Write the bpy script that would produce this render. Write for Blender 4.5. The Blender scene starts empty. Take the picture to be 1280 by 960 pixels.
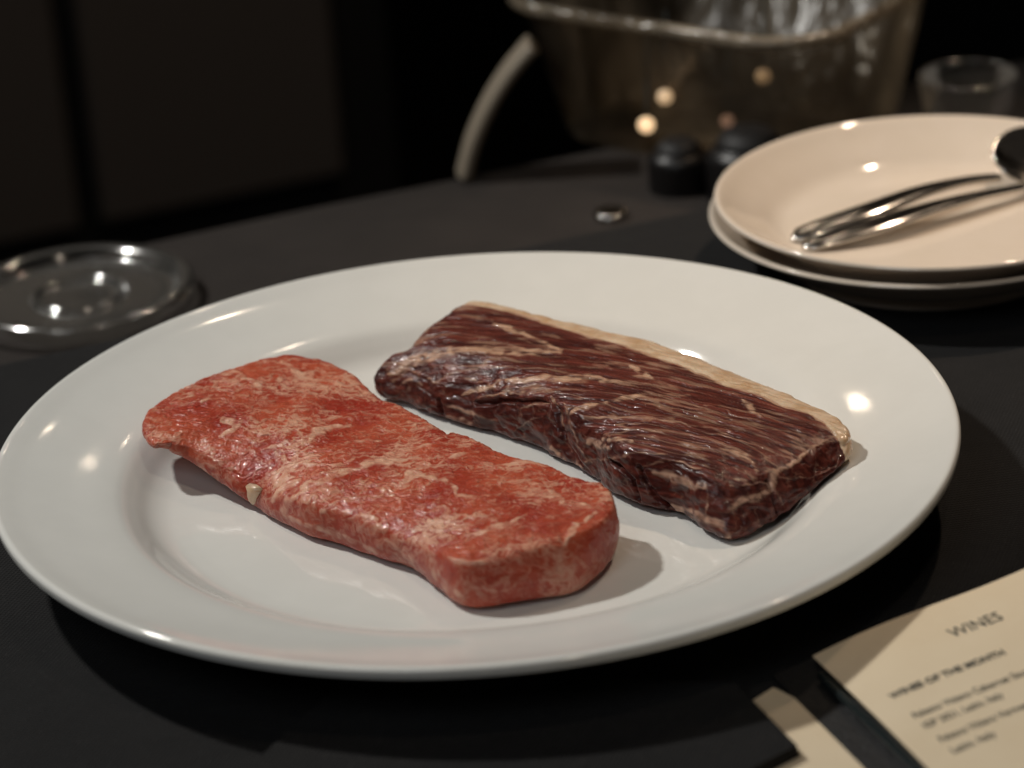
import bpy, math, random
import numpy as np
from mathutils import Matrix, Vector
sc = bpy.context.scene
COL = sc.collection
# ---------------------------------------------------------------- camera
PITCH, ROLL = math.radians(23.98), math.radians(-4.03)
X = Vector((1, 0, 0)); U = Vector((0, math.sin(PITCH), math.cos(PITCH))); FW = Vector((0, math.cos(PITCH), -math.sin(PITCH)))
right = X * math.cos(ROLL) + U * math.sin(ROLL)
up = -X * math.sin(ROLL) + U * math.cos(ROLL)
cam = bpy.data.cameras.new('camera'); camo = bpy.data.objects.new('camera', cam); COL.objects.link(camo)
camo.matrix_world = Matrix(((right.x, up.x, -FW.x, 0), (right.y, up.y, -FW.y, 0), (right.z, up.z, -FW.z, .401), (0, 0, 0, 1)))
cam.sensor_width = 36; cam.lens = 100.1; cam.clip_start = .05; cam.clip_end = 50
cam.dof.use_dof = True; cam.dof.focus_distance = .888; cam.dof.aperture_fstop = 8.6
sc.camera = camo
# ---------------------------------------------------------------- light
world = bpy.data.worlds.new('World'); sc.world = world; world.use_nodes = True
world.node_tree.nodes['Background'].inputs[0].default_value = (1.0, .86, .74, 1)
world.node_tree.nodes['Background'].inputs[1].default_value = .013
sc.view_settings.view_transform = 'Standard'; sc.view_settings.look = 'None'
sc.view_settings.exposure = .1; sc.view_settings.gamma = 1; sc.view_settings.use_curve_mapping = False
sc.cycles.use_denoising = True; sc.cycles.max_bounces = 10; sc.cycles.transparent_max_bounces = 12
sc.cycles.caustics_refractive = True; sc.cycles.sample_clamp_indirect = 4
def spot(name, loc, target, power, col, radius=.03, size=60, blend=.6):
    l = bpy.data.lights.new(name, 'SPOT'); l.energy = power; l.color = col; l.shadow_soft_size = radius
    l.spot_size = math.radians(size); l.spot_blend = blend
    o = bpy.data.objects.new(name, l); COL.objects.link(o); o.location = loc
    o.rotation_euler = (Vector(target) - Vector(loc)).to_track_quat('-Z', 'Y').to_euler(); return o
def area(name, loc, target, power, col, sx, sy):
    l = bpy.data.lights.new(name, 'AREA'); l.energy = power; l.color = col; l.shape = 'RECTANGLE'; l.size = sx; l.size_y = sy
    o = bpy.data.objects.new(name, l); COL.objects.link(o); o.location = loc
    o.rotation_euler = (Vector(target) - Vector(loc)).to_track_quat('-Z', 'Y').to_euler(); return o
spot('key_downlight', (-.86, 1.24, 1.20), (-.02, .82, 0), 52, (1, .975, .92), .045, 42)
spot('warm_downlight', (.50, 1.38, 1.10), (.20, .99, .03), 24, (1, .77, .57), .018, 30, 1.)
spot('front_downlight', (.30, .35, 1.5), (.06, .78, 0), 6, (1, .84, .66), .04, 50)
area('cool_fill', (-.55, -.25, 1.15), (-.06, .76, 0), 2.4, (.90, .95, 1), .6, .6)  # unseen cool fill added from the front left
for x, y, z, p, r in [(-.06, 3.2, 1.30, .7, .011), (.14, 3.25, 1.52, .25, .007), (.62, 1.75, 1.5, 1.2, .010), (.12, 2.3, 1.6, .8, .008)]:
    spot('ceiling_bulb', (x, y, z), (.03, .85, 0), p, (1, .80, .60), r, 60)
spot('cabinet_fill', (.35, 1.15, 1.3), (-.30, 2.0, -.25), 8, (1, .80, .62), .05, 50)  # unseen spot added only to brighten the cabinet

# ---------------------------------------------------------------- helpers
def tag(o, label=None, cat=None, group=None, kind=None):
    if label: o['label'] = label
    if cat: o['category'] = cat
    if group: o['group'] = group
    if kind: o['kind'] = kind
    return o
def empty(name, loc=(0, 0, 0), rz=0.):
    o = bpy.data.objects.new(name, None); COL.objects.link(o); o.location = loc; o.rotation_euler = (0, 0, rz); o.empty_display_size = .01
    return o
def mesh_obj(name, verts, faces, mat, parent=None, smooth=True):
    me = bpy.data.meshes.new(name); me.from_pydata([tuple(v) for v in verts], [], [tuple(f) for f in faces]); me.update()
    if smooth: me.polygons.foreach_set('use_smooth', [True] * len(me.polygons))
    me.materials.append(mat); o = bpy.data.objects.new(name, me); COL.objects.link(o)
    if parent: o.parent = parent
    return o
def smooth_profile(pts, per=6):
    pts = np.array(pts, float); out = []
    for i in range(len(pts) - 1):
        p0, p1, p2, p3 = pts[max(i - 1, 0)], pts[i], pts[i + 1], pts[min(i + 2, len(pts) - 1)]
        for t in np.linspace(0, 1, per, endpoint=False):
            out.append(.5 * (2 * p1 + (p2 - p0) * t + (2 * p0 - 5 * p1 + 4 * p2 - p3) * t * t + (3 * p1 - p0 - 3 * p2 + p3) * t ** 3))
    out.append(pts[-1]); return np.array(out)
def lathe(name, prof, mat, parent=None, n=160, closed=False, per=5, loc=(0, 0, 0)):
    p = smooth_profile(prof, per) if per > 1 else np.array(prof, float)
    p[:, 0] = np.maximum(p[:, 0], 1e-5)
    th = np.linspace(0, 2 * np.pi, n, endpoint=False); K = len(p)
    V = np.stack([np.outer(np.cos(th), p[:, 0]), np.outer(np.sin(th), p[:, 0]), np.tile(p[:, 1], (n, 1))], -1).reshape(-1, 3)
    F = []
    for i in range(n):
        a, b = i * K, ((i + 1) % n) * K
        for j in range(K if closed else K - 1):
            k = (j + 1) % K; F.append((a + j, b + j, b + k, a + k))
    o = mesh_obj(name, V, F, mat, parent); o.location = loc
    return o
def rounded_rect(w, h, r, n=6):
    pts = []
    for cx, cy, a0 in ((w / 2 - r, h / 2 - r, 0), (-w / 2 + r, h / 2 - r, 90), (-w / 2 + r, -h / 2 + r, 180), (w / 2 - r, -h / 2 + r, 270)):
        for k in range(n + 1):
            a = math.radians(a0 + 90 * k / n); pts.append((cx + r * math.cos(a), cy + r * math.sin(a)))
    return pts
def loops(name, rings, mat, parent=None, cap0=True, cap1=True, smooth=True):
    n = len(rings[0]); V = [v for r in rings for v in r]; F = []
    for k in range(len(rings) - 1):
        for i in range(n):
            j = (i + 1) % n; F.append((k * n + i, k * n + j, (k + 1) * n + j, (k + 1) * n + i))
    if cap0: F.append(tuple(range(n))[::-1])
    if cap1: F.append(tuple((len(rings) - 1) * n + i for i in range(n)))
    return mesh_obj(name, V, F, mat, parent, smooth)
def slab(name, w, h, t, r, mat, parent=None, bev=.0004):
    o2 = lambda d: rounded_rect(w - 2 * d, h - 2 * d, max(r - d, 1e-4))
    rings = [[(x, y, z) for x, y in o2(d)] for d, z in ((bev, 0), (0, bev), (0, t - bev), (bev, t))]
    return loops(name, rings, mat, parent, smooth=False)
# -- node materials
class NT:
    def __init__(s, name):
        s.m = bpy.data.materials.new(name); s.m.use_nodes = True; s.t = s.m.node_tree
        s.b = s.t.nodes['Principled BSDF']; s.out = s.t.nodes['Material Output']
    def n(s, typ, inp=None, **kw):
        nd = s.t.nodes.new(typ)
        for k, v in kw.items(): setattr(nd, k, v)
        for k, v in (inp or {}).items(): s.set(nd.inputs[k], v)
        return nd
    def set(s, sock, v):
        if isinstance(v, bpy.types.NodeSocket): s.t.links.new(v, sock)
        else:
            if isinstance(v, tuple) and len(v) == 3 and sock.type == 'RGBA': v = (*v, 1)
            sock.default_value = v
    def p(s, **kw):
        for k, v in kw.items(): s.set(s.b.inputs[k.replace('_', ' ')], v)
    def noise(s, vec, scale, detail=3, rough=.5, dist=0.):
        return s.n('ShaderNodeTexNoise', {'Vector': vec, 'Scale': scale, 'Detail': detail, 'Roughness': rough, 'Distortion': dist}).outputs['Fac']
    def ramp(s, fac, a, b):
        return s.n('ShaderNodeMapRange', {'Value': fac, 'From Min': a, 'From Max': b}, interpolation_type='SMOOTHSTEP').outputs[0]
    def mix(s, f, a, b):
        nd = s.n('ShaderNodeMix', data_type='RGBA'); s.set(nd.inputs[0], f); s.set(nd.inputs[6], a); s.set(nd.inputs[7], b); return nd.outputs[2]
    def math(s, op, a, b=0.):
        nd = s.n('ShaderNodeMath', operation=op); s.set(nd.inputs[0], a); s.set(nd.inputs[1], b); return nd.outputs[0]
    def obj(s, rot=0., scale=(1, 1, 1)):
        tc = s.n('ShaderNodeTexCoord').outputs['Object']
        return s.n('ShaderNodeMapping', {'Vector': tc, 'Rotation': (0, 0, rot), 'Scale': scale}).outputs[0]
    def bump(s, h, strength, dist, prev=None):
        i = {'Height': h, 'Strength': strength, 'Distance': dist}
        if prev is not None: i['Normal'] = prev
        return s.n('ShaderNodeBump', i).outputs[0]

def m_simple(name, col, rough, **kw):
    t = NT(name); t.p(Base_Color=col, Roughness=rough, **kw); return t.m
def m_ceramic(name='glazed_white_china', ca=(.765, .765, .73), cb=(.785, .785, .75)):
    t = NT(name); v = t.obj()
    f = t.noise(v, 60, 4, .6)
    t.p(Base_Color=t.mix(t.ramp(f, .35, .7), ca, cb), Roughness=t.math('ADD', t.math('MULTIPLY', t.noise(v, 300, 3), .04), .05),
        Specular_IOR_Level=.5, Normal=t.bump(t.noise(v, 40, 2), .025, .002))
    return t.m
def m_cloth(name, col, col2, rot=.38):
    t = NT(name); v = t.obj(rot)
    w1 = t.n('ShaderNodeTexWave', {'Vector': v, 'Scale': 260., 'Distortion': 1.5, 'Detail': 1.}, bands_direction='X').outputs['Fac']
    w2 = t.n('ShaderNodeTexWave', {'Vector': v, 'Scale': 260., 'Distortion': 1.5, 'Detail': 1.}, bands_direction='Y').outputs['Fac']
    weave = t.math('MAXIMUM', w1, w2)
    lint = t.ramp(t.noise(v, 900, 2, .6),   .61, .76)
    c = t.mix(t.ramp(t.noise(v, 14, 5, .65), .3, .75), col, col2)
    c = t.mix(t.math('MULTIPLY', lint, .42), c, (.08, .075, .072))
    t.p(Base_Color=c, Roughness=.85, Specular_IOR_Level=.25, Sheen_Weight=.05, Sheen_Roughness=.5,
        Normal=t.bump(t.noise(v, 16, 4), .45, .008, t.bump(weave, .6, .0006)))
    return t.m
def m_paper():
    t = NT('cream_paper'); v = t.obj()
    t.p(Base_Color=t.mix(t.ramp(t.noise(v, 18, 5, .6), .3, .75), (.77, .63, .44), (.83, .70, .51)), Roughness=.7, Specular_IOR_Level=.2,
        Normal=t.bump(t.noise(v, 30, 3), .25, .003, t.bump(t.noise(v, 900, 2), .1, .0003)))
    return t.m
def m_leather(name, col):
    t = NT(name); v = t.obj()
    vor = t.n('ShaderNodeTexVoronoi', {'Vector': v, 'Scale': 700.}).outputs['Distance']
    t.p(Base_Color=t.mix(t.noise(v, 40, 4), col, tuple(c * 1.5 for c in col)), Roughness=.48, Normal=t.bump(vor, .4, .0004, t.bump(t.noise(v, 60, 3), .2, .001)))
    return t.m
def m_steel():
    t = NT('polished_steel'); v = t.obj(0, (1, 1, 1))
    t.p(Base_Color=(.74, .71, .67), Metallic=1., Roughness=t.math('ADD', t.math('MULTIPLY', t.noise(v, 150, 4), .12), .10), Normal=t.bump(t.noise(v, 120, 3), .06, .0006))
    return t.m
def m_glass(name, col=(1, 1, 1), rough=.02, ior=1.47):
    t = NT(name); v = t.obj()
    t.p(Base_Color=col, Roughness=rough, Transmission_Weight=1., IOR=ior, Normal=t.bump(t.noise(v, 60, 2), .08, .002)); return t.m
def m_thin(name, haze):
    """clear thin-walled glass: what is behind shows through, the rest mirrors"""
    t = NT(name); v = t.obj()
    nr = t.bump(t.noise(v, 70, 3), .06, .002)
    fr = t.n('ShaderNodeFresnel', {'IOR': 1.5, 'Normal': nr}).outputs[0]
    t.p(Base_Color=(.75, .72, .66), Roughness=.5, Normal=nr)
    gl = t.n('ShaderNodeBsdfGlossy', {'Color': (1, 1, 1), 'Roughness': .12, 'Normal': nr}); tr = t.n('ShaderNodeBsdfTransparent', {'Color': (.96, .96, .95)})
    m1 = t.n('ShaderNodeMixShader', {0: t.math('MULTIPLY', fr, .9)}); m2 = t.n('ShaderNodeMixShader', {0: t.math('MULTIPLY', t.math('ADD', fr, t.math('MULTIPLY', t.noise(v, 90, 4), .5)), haze)})
    t.t.links.new(tr.outputs[0], m1.inputs[1]); t.t.links.new(gl.outputs[0], m1.inputs[2])
    t.t.links.new(m1.outputs[0], m2.inputs[1]); t.t.links.new(t.b.outputs[0], m2.inputs[2]); t.t.links.new(m2.outputs[0], t.out.inputs[0]); return t.m
def m_tub(name='cloudy_clear_plastic', lo=.05, hi=.60, col=(.36, .30, .225)):
    t = NT(name); v = t.obj(0, (1, 1, .35)); w = t.obj(0, (1, 1, 1))
    cloud = t.ramp(t.math('ADD', t.math('MULTIPLY', t.noise(v, 30, 4, .6, .6), .65), t.math('MULTIPLY', t.noise(w, 14, 2), .45)), .42, .72)
    t.p(Base_Color=t.mix(t.noise(w, 22, 3), col, tuple(c * .6 for c in col)), Roughness=.2, Normal=t.bump(t.noise(v, 34, 3, .5, .8), .9, .012), Specular_IOR_Level=.7)
    tr = t.n('ShaderNodeBsdfTransparent', {'Color': (.93, .89, .83)})
    mx = t.n('ShaderNodeMixShader', {0: t.math('ADD', t.math('MULTIPLY', cloud, hi - lo), lo)})
    t.t.links.new(tr.outputs[0], mx.inputs[1]); t.t.links.new(t.b.outputs[0], mx.inputs[2]); t.t.links.new(mx.outputs[0], t.out.inputs[0])
    return t.m
def m_meat(name, lean_a, lean_b, fat_a, fat_b, rot, stretch, spark, fat_gain):
    t = NT(name)
    fat = t.n('ShaderNodeAttribute', attribute_name='fat').outputs['Fac']
    tone = t.n('ShaderNodeAttribute', attribute_name='tone').outputs['Fac']
    side = t.n('ShaderNodeAttribute', attribute_name='side').outputs['Fac']
    v = t.obj(rot, (1, 1, 1)); ga, gb, gc = [t.n('ShaderNodeAttribute', attribute_name=k).outputs['Fac'] for k in ('ga', 'gb', 'gc')]
    vs = t.n('ShaderNodeCombineXYZ', {0: t.math('MULTIPLY', ga, stretch), 1: gb, 2: gc}).outputs[0]; vm = t.n('ShaderNodeCombineXYZ', {0: t.math('MULTIPLY', ga, max(stretch, .40)), 1: gb, 2: gc}).outputs[0]
    fine = t.noise(vs, 900, 4, .65, .4)                       # fibre grain
    mid = t.noise(vs, 330, 4, .6, .8)
    f = t.math('ADD', fat, t.math('MULTIPLY', t.math('SUBTRACT', mid, .5), fat_gain))
    f = t.math('ADD', f, t.math('MULTIPLY', t.math('SUBTRACT', fine, .5), fat_gain * .7))
    f = t.ramp(f, .12, .94)
    lean = t.mix(tone, lean_a, lean_b)
    lean = t.mix(t.math('MULTIPLY', t.ramp(fine, .35, .75), .45), lean, tuple(c * .6 for c in lean_a))
    fatc = t.mix(t.noise(v, 130, 4, .6), fat_a, fat_b)
    col = t.mix(f, lean, fatc)
    col = t.mix(t.math('MULTIPLY', side, .35), col, t.mix(f, tuple(c * .6 for c in lean_a), (.42, .25, .21)))  # darker aged sides; the tint also imitates cool fill light on them
    cut = t.math('SUBTRACT', 1., t.math('MULTIPLY', side, .65)); wet = t.noise(v, 45, 3, .6)
    rough = t.math('ADD', t.math('MULTIPLY', wet, .34), .22)
    bl = t.noise(vs, 520, 3, .6, .5)
    nrm = t.bump(mid, t.math('MULTIPLY', cut, .30), .0011, t.bump(bl, t.math('MULTIPLY', cut, spark), .0011, t.bump(t.noise(vm, 880, 2, .5), t.math('MULTIPLY', cut, spark * .85), .0008)))
    t.p(Base_Color=col, Roughness=rough, Specular_IOR_Level=.30, Normal=nrm, Subsurface_Weight=.18, Subsurface_Radius=(.9, .35, .2), Subsurface_Scale=.003,
        Coat_Weight=.24, Coat_Roughness=.05, Coat_Normal=nrm)
    return t.m
def m_fatcap():
    t = NT('steak_fat'); v = t.obj(); 
    a = t.noise(v, 90, 5, .6, .5)
    c = t.mix(t.ramp(a, .3, .7), (.54, .34, .19), (.74, .57, .41))
    c = t.mix(t.math('MULTIPLY', t.ramp(t.noise(v, 210, 4, .6, 1.), .58, .75), .35), c, (.55, .22, .13))
    nrm = t.bump(t.noise(v, 210, 4, .6), .42, .0012, t.bump(t.noise(v, 700, 2), .25, .0004))
    t.p(Base_Color=c, Roughness=.28, Normal=nrm, Subsurface_Weight=.3, Subsurface_Radius=(1, .6, .4), Subsurface_Scale=.004, Coat_Weight=.35, Coat_Roughness=.12)
    return t.m

# ---------------------------------------------------------------- numpy noise
_rng = np.random.RandomState(7); _perm = _rng.permutation(1024); _grad = _rng.normal(size=(1024, 3)); _grad /= np.linalg.norm(_grad, axis=1)[:, None]
def perlin(P):
    I = np.floor(P).astype(np.int64); f = P - I; u = f * f * f * (f * (f * 6 - 15) + 10); r = 0
    for dx in (0, 1):
        for dy in (0, 1):
            for dz in (0, 1):
                h = _perm[(_perm[(_perm[(I[:, 0] + dx) & 1023] + I[:, 1] + dy) & 1023] + I[:, 2] + dz) & 1023]
                g = _grad[h]; d = f - np.array([dx, dy, dz])
                w = (u[:, 0] if dx else 1 - u[:, 0]) * (u[:, 1] if dy else 1 - u[:, 1]) * (u[:, 2] if dz else 1 - u[:, 2])
                r = r + w * (g * d).sum(1)
    return r * 1.5
def fbm(P, octaves=4, gain=.5):
    r = 0; a = 1.; s = 0
    for k in range(octaves): r = r + a * perlin(P * 2 ** k + 17.3 * k); s += a; a *= gain
    return r / s
def sstep(a, b, x):
    t = np.clip((x - a) / (b - a), 0, 1); return t * t * (3 - 2 * t)
def vein_field(P, veins, warp, lo=.45, hi=1.6):
    """0..1 closeness to seams that run over the upper and front faces; seam points are x y z halfwidth"""
    B = np.array([[1, 0], [0, .43], [0, .90]]); out = np.zeros(len(P)); Q = (P + warp) @ B
    for v in veins:
        v = np.array(v); W = v[:, 3]; A = v[:, :3] @ B
        for i in range(len(v) - 1):
            a, b = A[i], A[i + 1]; ab = b - a; near = np.abs(Q - (a + b) / 2).max(1) < np.abs(ab).max() / 2 + .004
            q = Q[near]; t = np.clip(((q - a) @ ab) / (ab @ ab), 0, 1); d = np.linalg.norm(q - a - t[:, None] * ab, axis=1)
            w = W[i] * (1 - t) + W[i + 1] * t
            out[near] = np.maximum(out[near], (1 - sstep(lo, hi, d / np.maximum(w, 1e-5))) * np.clip(w / .0006, .5, 1))
    return out
def catmull_closed(K, n):
    K = np.array(K); M = len(K); seg = np.linalg.norm(np.roll(K[:, :2], -1, 0) - K[:, :2], axis=1) ** .75 + 1e-4
    cum = np.concatenate([[0], np.cumsum(seg)]); s = np.linspace(0, cum[-1], n, endpoint=False)
    i = np.clip(np.searchsorted(cum, s, side='right') - 1, 0, M - 1); t = ((s - cum[i]) / seg[i])[:, None]
    p0, p1, p2, p3 = K[(i - 1) % M], K[i], K[(i + 1) % M], K[(i + 2) % M]
    m1 = (p2 - p0) * .42; m2 = (p3 - p1) * .42
    return (2 * t**3 - 3 * t**2 + 1) * p1 + (t**3 - 2 * t**2 + t) * m1 + (-2 * t**3 + 3 * t**2) * p2 + (t**3 - t**2) * m2
def slab_meat(stations, spine, spine_z, n=1100, n_side=56, n_top=95, n_bot=14, bulge=.0012, sigma=5.0):
    """Closed slab of meat: outline stations (top xyz, bottom xyz), rings drawn in to a spine. Returns verts, tris, side, ringparam"""
    E = catmull_closed(stations, n); T, B = E[:, :3], E[:, 3:]
    S = np.array(spine, float); d = S[1] - S[0]; L = np.linalg.norm(d); d /= L
    tt = np.clip(((T[:, :2] - S[0]) @ d) / L, 0, 1)
    kk = np.arange(-90, 91); gk = np.exp(-.5 * (kk / 28.) ** 2); gk /= gk.sum()
    tt = sum(gk[a] * np.roll(tt, kk[a]) for a in range(181))
    slots = 360; q = np.round(tt * slots) / slots
    med = S[0] + q[:, None] * (S[1] - S[0]); mz = np.interp(q, np.linspace(0, 1, len(spine_z)), spine_z)
    prof = []
    sb = np.linspace(1, 0, n_bot, endpoint=False); sv = np.linspace(0, 1, n_side, endpoint=False); st = np.linspace(0, 1, n_top)
    nrm = np.stack([np.roll(B[:, 1], -1) - np.roll(B[:, 1], 1), -(np.roll(B[:, 0], -1) - np.roll(B[:, 0], 1))], 1); nrm /= np.linalg.norm(nrm, axis=1)[:, None] + 1e-9
    c = B[:, :2].mean(0); nrm *= np.sign(((B[:, :2] - c) * nrm).sum(1))[:, None]
    for s in sb:
        p = B.copy(); p[:, :2] = B[:, :2] * (1 - s) + med * s; prof.append(p)
    for s in sv:
        p = B * (1 - s) + T * s; p[:, :2] += nrm * (bulge * math.sin(math.pi * s)); prof.append(p)
    for s in st:
        p = T.copy(); p[:, :2] = T[:, :2] * (1 - s) + med * s; p[:, 2] = T[:, 2] + (mz - T[:, 2]) * (1 - (1 - s) ** 2); prof.append(p)
    P = np.stack(prof, 1)                                      # n, J, 3
    J = P.shape[1]; k = np.arange(-20, 21); 
    g = np.exp(-.5 * (k / sigma) ** 2); g /= g.sum()
    keep = P.copy(); pad = np.concatenate([np.repeat(P[:, :1], 20, 1), P, np.repeat(P[:, -1:], 20, 1)], 1)
    P = sum(g[a] * pad[:, a:a + J] for a in range(41))
    w = np.clip((np.arange(J) - (J - 30)) / 20, 0, 1)[None, :, None]; P = P * (1 - w) + keep * w
    idx = np.arange(n * J).reshape(n, J)
    first = {}
    slot = np.round(q * slots).astype(int); top_id = np.empty(n, int)
    for i in range(n): top_id[i] = first.setdefault(slot[i], idx[i, J - 1])
    idx[:, J - 1] = top_id
    A = idx; Bx = np.roll(idx, -1, 0)
    q0, q1, q2, q3 = A[:, :-1].ravel(), Bx[:, :-1].ravel(), Bx[:, 1:].ravel(), A[:, 1:].ravel()
    tris = np.concatenate([np.stack([q0, q1, q2], 1), np.stack([q0, q2, q3], 1)])
    ok = (tris[:, 0] != tris[:, 1]) & (tris[:, 1] != tris[:, 2]) & (tris[:, 0] != tris[:, 2]); tris = tris[ok]
    j = np.tile(np.arange(J), (n, 1)).ravel()
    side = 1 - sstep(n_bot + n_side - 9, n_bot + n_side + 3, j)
    V = P.reshape(-1, 3)
    # signed area check so that faces look outwards
    a, b, cc = V[tris[:, 0]], V[tris[:, 1]], V[tris[:, 2]]
    if (np.cross(b - a, cc - a) * a).sum() < 0 and ((np.cross(b, cc) * a).sum() < 0): tris = tris[:, ::-1]
    elif (np.cross(b, cc) * a).sum() < 0: tris = tris[:, ::-1]
    return V, tris, side
def vnormals(V, F):
    fn = np.cross(V[F[:, 1]] - V[F[:, 0]], V[F[:, 2]] - V[F[:, 0]]); N = np.zeros_like(V)
    for k in range(3):
        for c in range(3): N[:, c] += np.bincount(F[:, k], fn[:, c], len(V))
    return N / (np.linalg.norm(N, axis=1)[:, None] + 1e-12)
def fast_mesh(name, V, F, mat, attrs=None, parent=None):
    used = np.unique(F); re = np.full(len(V), -1); re[used] = np.arange(len(used)); V2 = V[used]; F2 = re[F]
    me = bpy.data.meshes.new(name); me.vertices.add(len(V2)); me.vertices.foreach_set('co', V2.astype(np.float32).ravel())
    me.loops.add(F2.size); me.loops.foreach_set('vertex_index', F2.astype(np.int32).ravel())
    me.polygons.add(len(F2)); me.polygons.foreach_set('loop_start', np.arange(0, F2.size, 3, dtype=np.int32))
    me.polygons.foreach_set('use_smooth', np.ones(len(F2), bool)); me.update(calc_edges=True); me.validate()
    for k, a in (attrs or {}).items():
        at = me.attributes.new(k, 'FLOAT', 'POINT'); at.data.foreach_set('value', a[used].astype(np.float32))
    me.materials.append(mat); o = bpy.data.objects.new(name, me); COL.objects.link(o)
    if parent: o.parent = parent
    return o

RED_STATIONS = [[-0.11813, 0.82783, 0.0262, -0.11657, 0.82657, 0.022], [-0.11821, 0.8384, 0.027, -0.11529, 0.83566, 0.019], [-0.11541, 0.8456, 0.0275, -0.11131, 0.84122, 0.016], [-0.10738, 0.85636, 0.0275, -0.10323, 0.85072, 0.01101], [-0.09878, 0.8653, 0.0275, -0.09575, 0.86012, 0.01048], [-0.08987, 0.87169, 0.0275, -0.08775, 0.86716, 0.01], [-0.0795, 0.87705, 0.027, -0.0785, 0.87422, 0.0096], [-0.07214, 0.8796, 0.0265, -0.07133, 0.87672, 0.0096], [-0.06288, 0.87506, 0.026, -0.06227, 0.87213, 0.0096], [-0.05523, 0.86751, 0.0255, -0.05479, 0.86454, 0.0096], [-0.0497, 0.85733, 0.0255, -0.04939, 0.85435, 0.0096], [-0.0429, 0.84203, 0.0255, -0.04279, 0.83904, 0.0096], [-0.03635, 0.834, 0.0255, -0.03651, 0.83101, 0.0096], [-0.02863, 0.82343, 0.0255, -0.0292, 0.82049, 0.0096], [-0.02357, 0.81531, 0.0255, -0.0245, 0.81245, 0.0096], [-0.02059, 0.81002, 0.0255, -0.02177, 0.80726, 0.0096], [-0.01855, 0.81104, 0.0257, -0.01982, 0.80832, 0.0096], [-0.01483, 0.80744, 0.0257, -0.01636, 0.80486, 0.0096], [-0.00873, 0.79814, 0.026, -0.01079, 0.79596, 0.0096], [-0.00152, 0.79001, 0.026, -0.00403, 0.78838, 0.0096], [0.00377, 0.78587, 0.0262, 0.00106, 0.78458, 0.0096], [0.01041, 0.78019, 0.0265, 0.00754, 0.77932, 0.0096], [0.0154, 0.77204, 0.0268, 0.01243, 0.77167, 0.0096], [0.02067, 0.76637, 0.027, 0.01767, 0.7663, 0.0096], [0.02463, 0.76422, 0.0272, 0.02163, 0.76426, 0.0096], [0.02712, 0.75785, 0.0272, 0.02414, 0.75817, 0.0096], [0.02739, 0.74701, 0.027, 0.02672, 0.75009, 0.0096], [0.02214, 0.73797, 0.0262, 0.02214, 0.73657, 0.0096], [0.01179, 0.73125, 0.0255, 0.01462, 0.72682, 0.0096], [-0.0011, 0.72665, 0.025, 0.00126, 0.72248, 0.0096], [-0.01152, 0.72385, 0.0247, -0.0103, 0.72129, 0.0096], [-0.01905, 0.72551, 0.02495, -0.0188, 0.72351, 0.0096], [-0.02658, 0.73688, 0.02225, -0.02637, 0.73488, 0.0096], [-0.03614, 0.75101, 0.02049, -0.03367, 0.74901, 0.0096], [-0.04567, 0.75973, 0.02161, -0.04378, 0.75773, 0.0096], [-0.05546, 0.76854, 0.02172, -0.05359, 0.76654, 0.0096], [-0.06539, 0.77598, 0.02177, -0.06402, 0.77398, 0.0096], [-0.07474, 0.78785, 0.01883, -0.07432, 0.78585, 0.0096], [-0.08109, 0.79906, 0.01797, -0.08233, 0.79706, 0.0096], [-0.0877, 0.80272, 0.01893, -0.08831, 0.80172, 0.0125], [-0.09561, 0.8108, 0.02263, -0.0956, 0.8098, 0.015], [-0.10267, 0.8167, 0.0243, -0.1034, 0.81691, 0.0178], [-0.10868, 0.81735, 0.0253, -0.10975, 0.82111, 0.0208], [-0.11376, 0.81777, 0.0255, -0.11419, 0.82127, 0.0222]]
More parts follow.
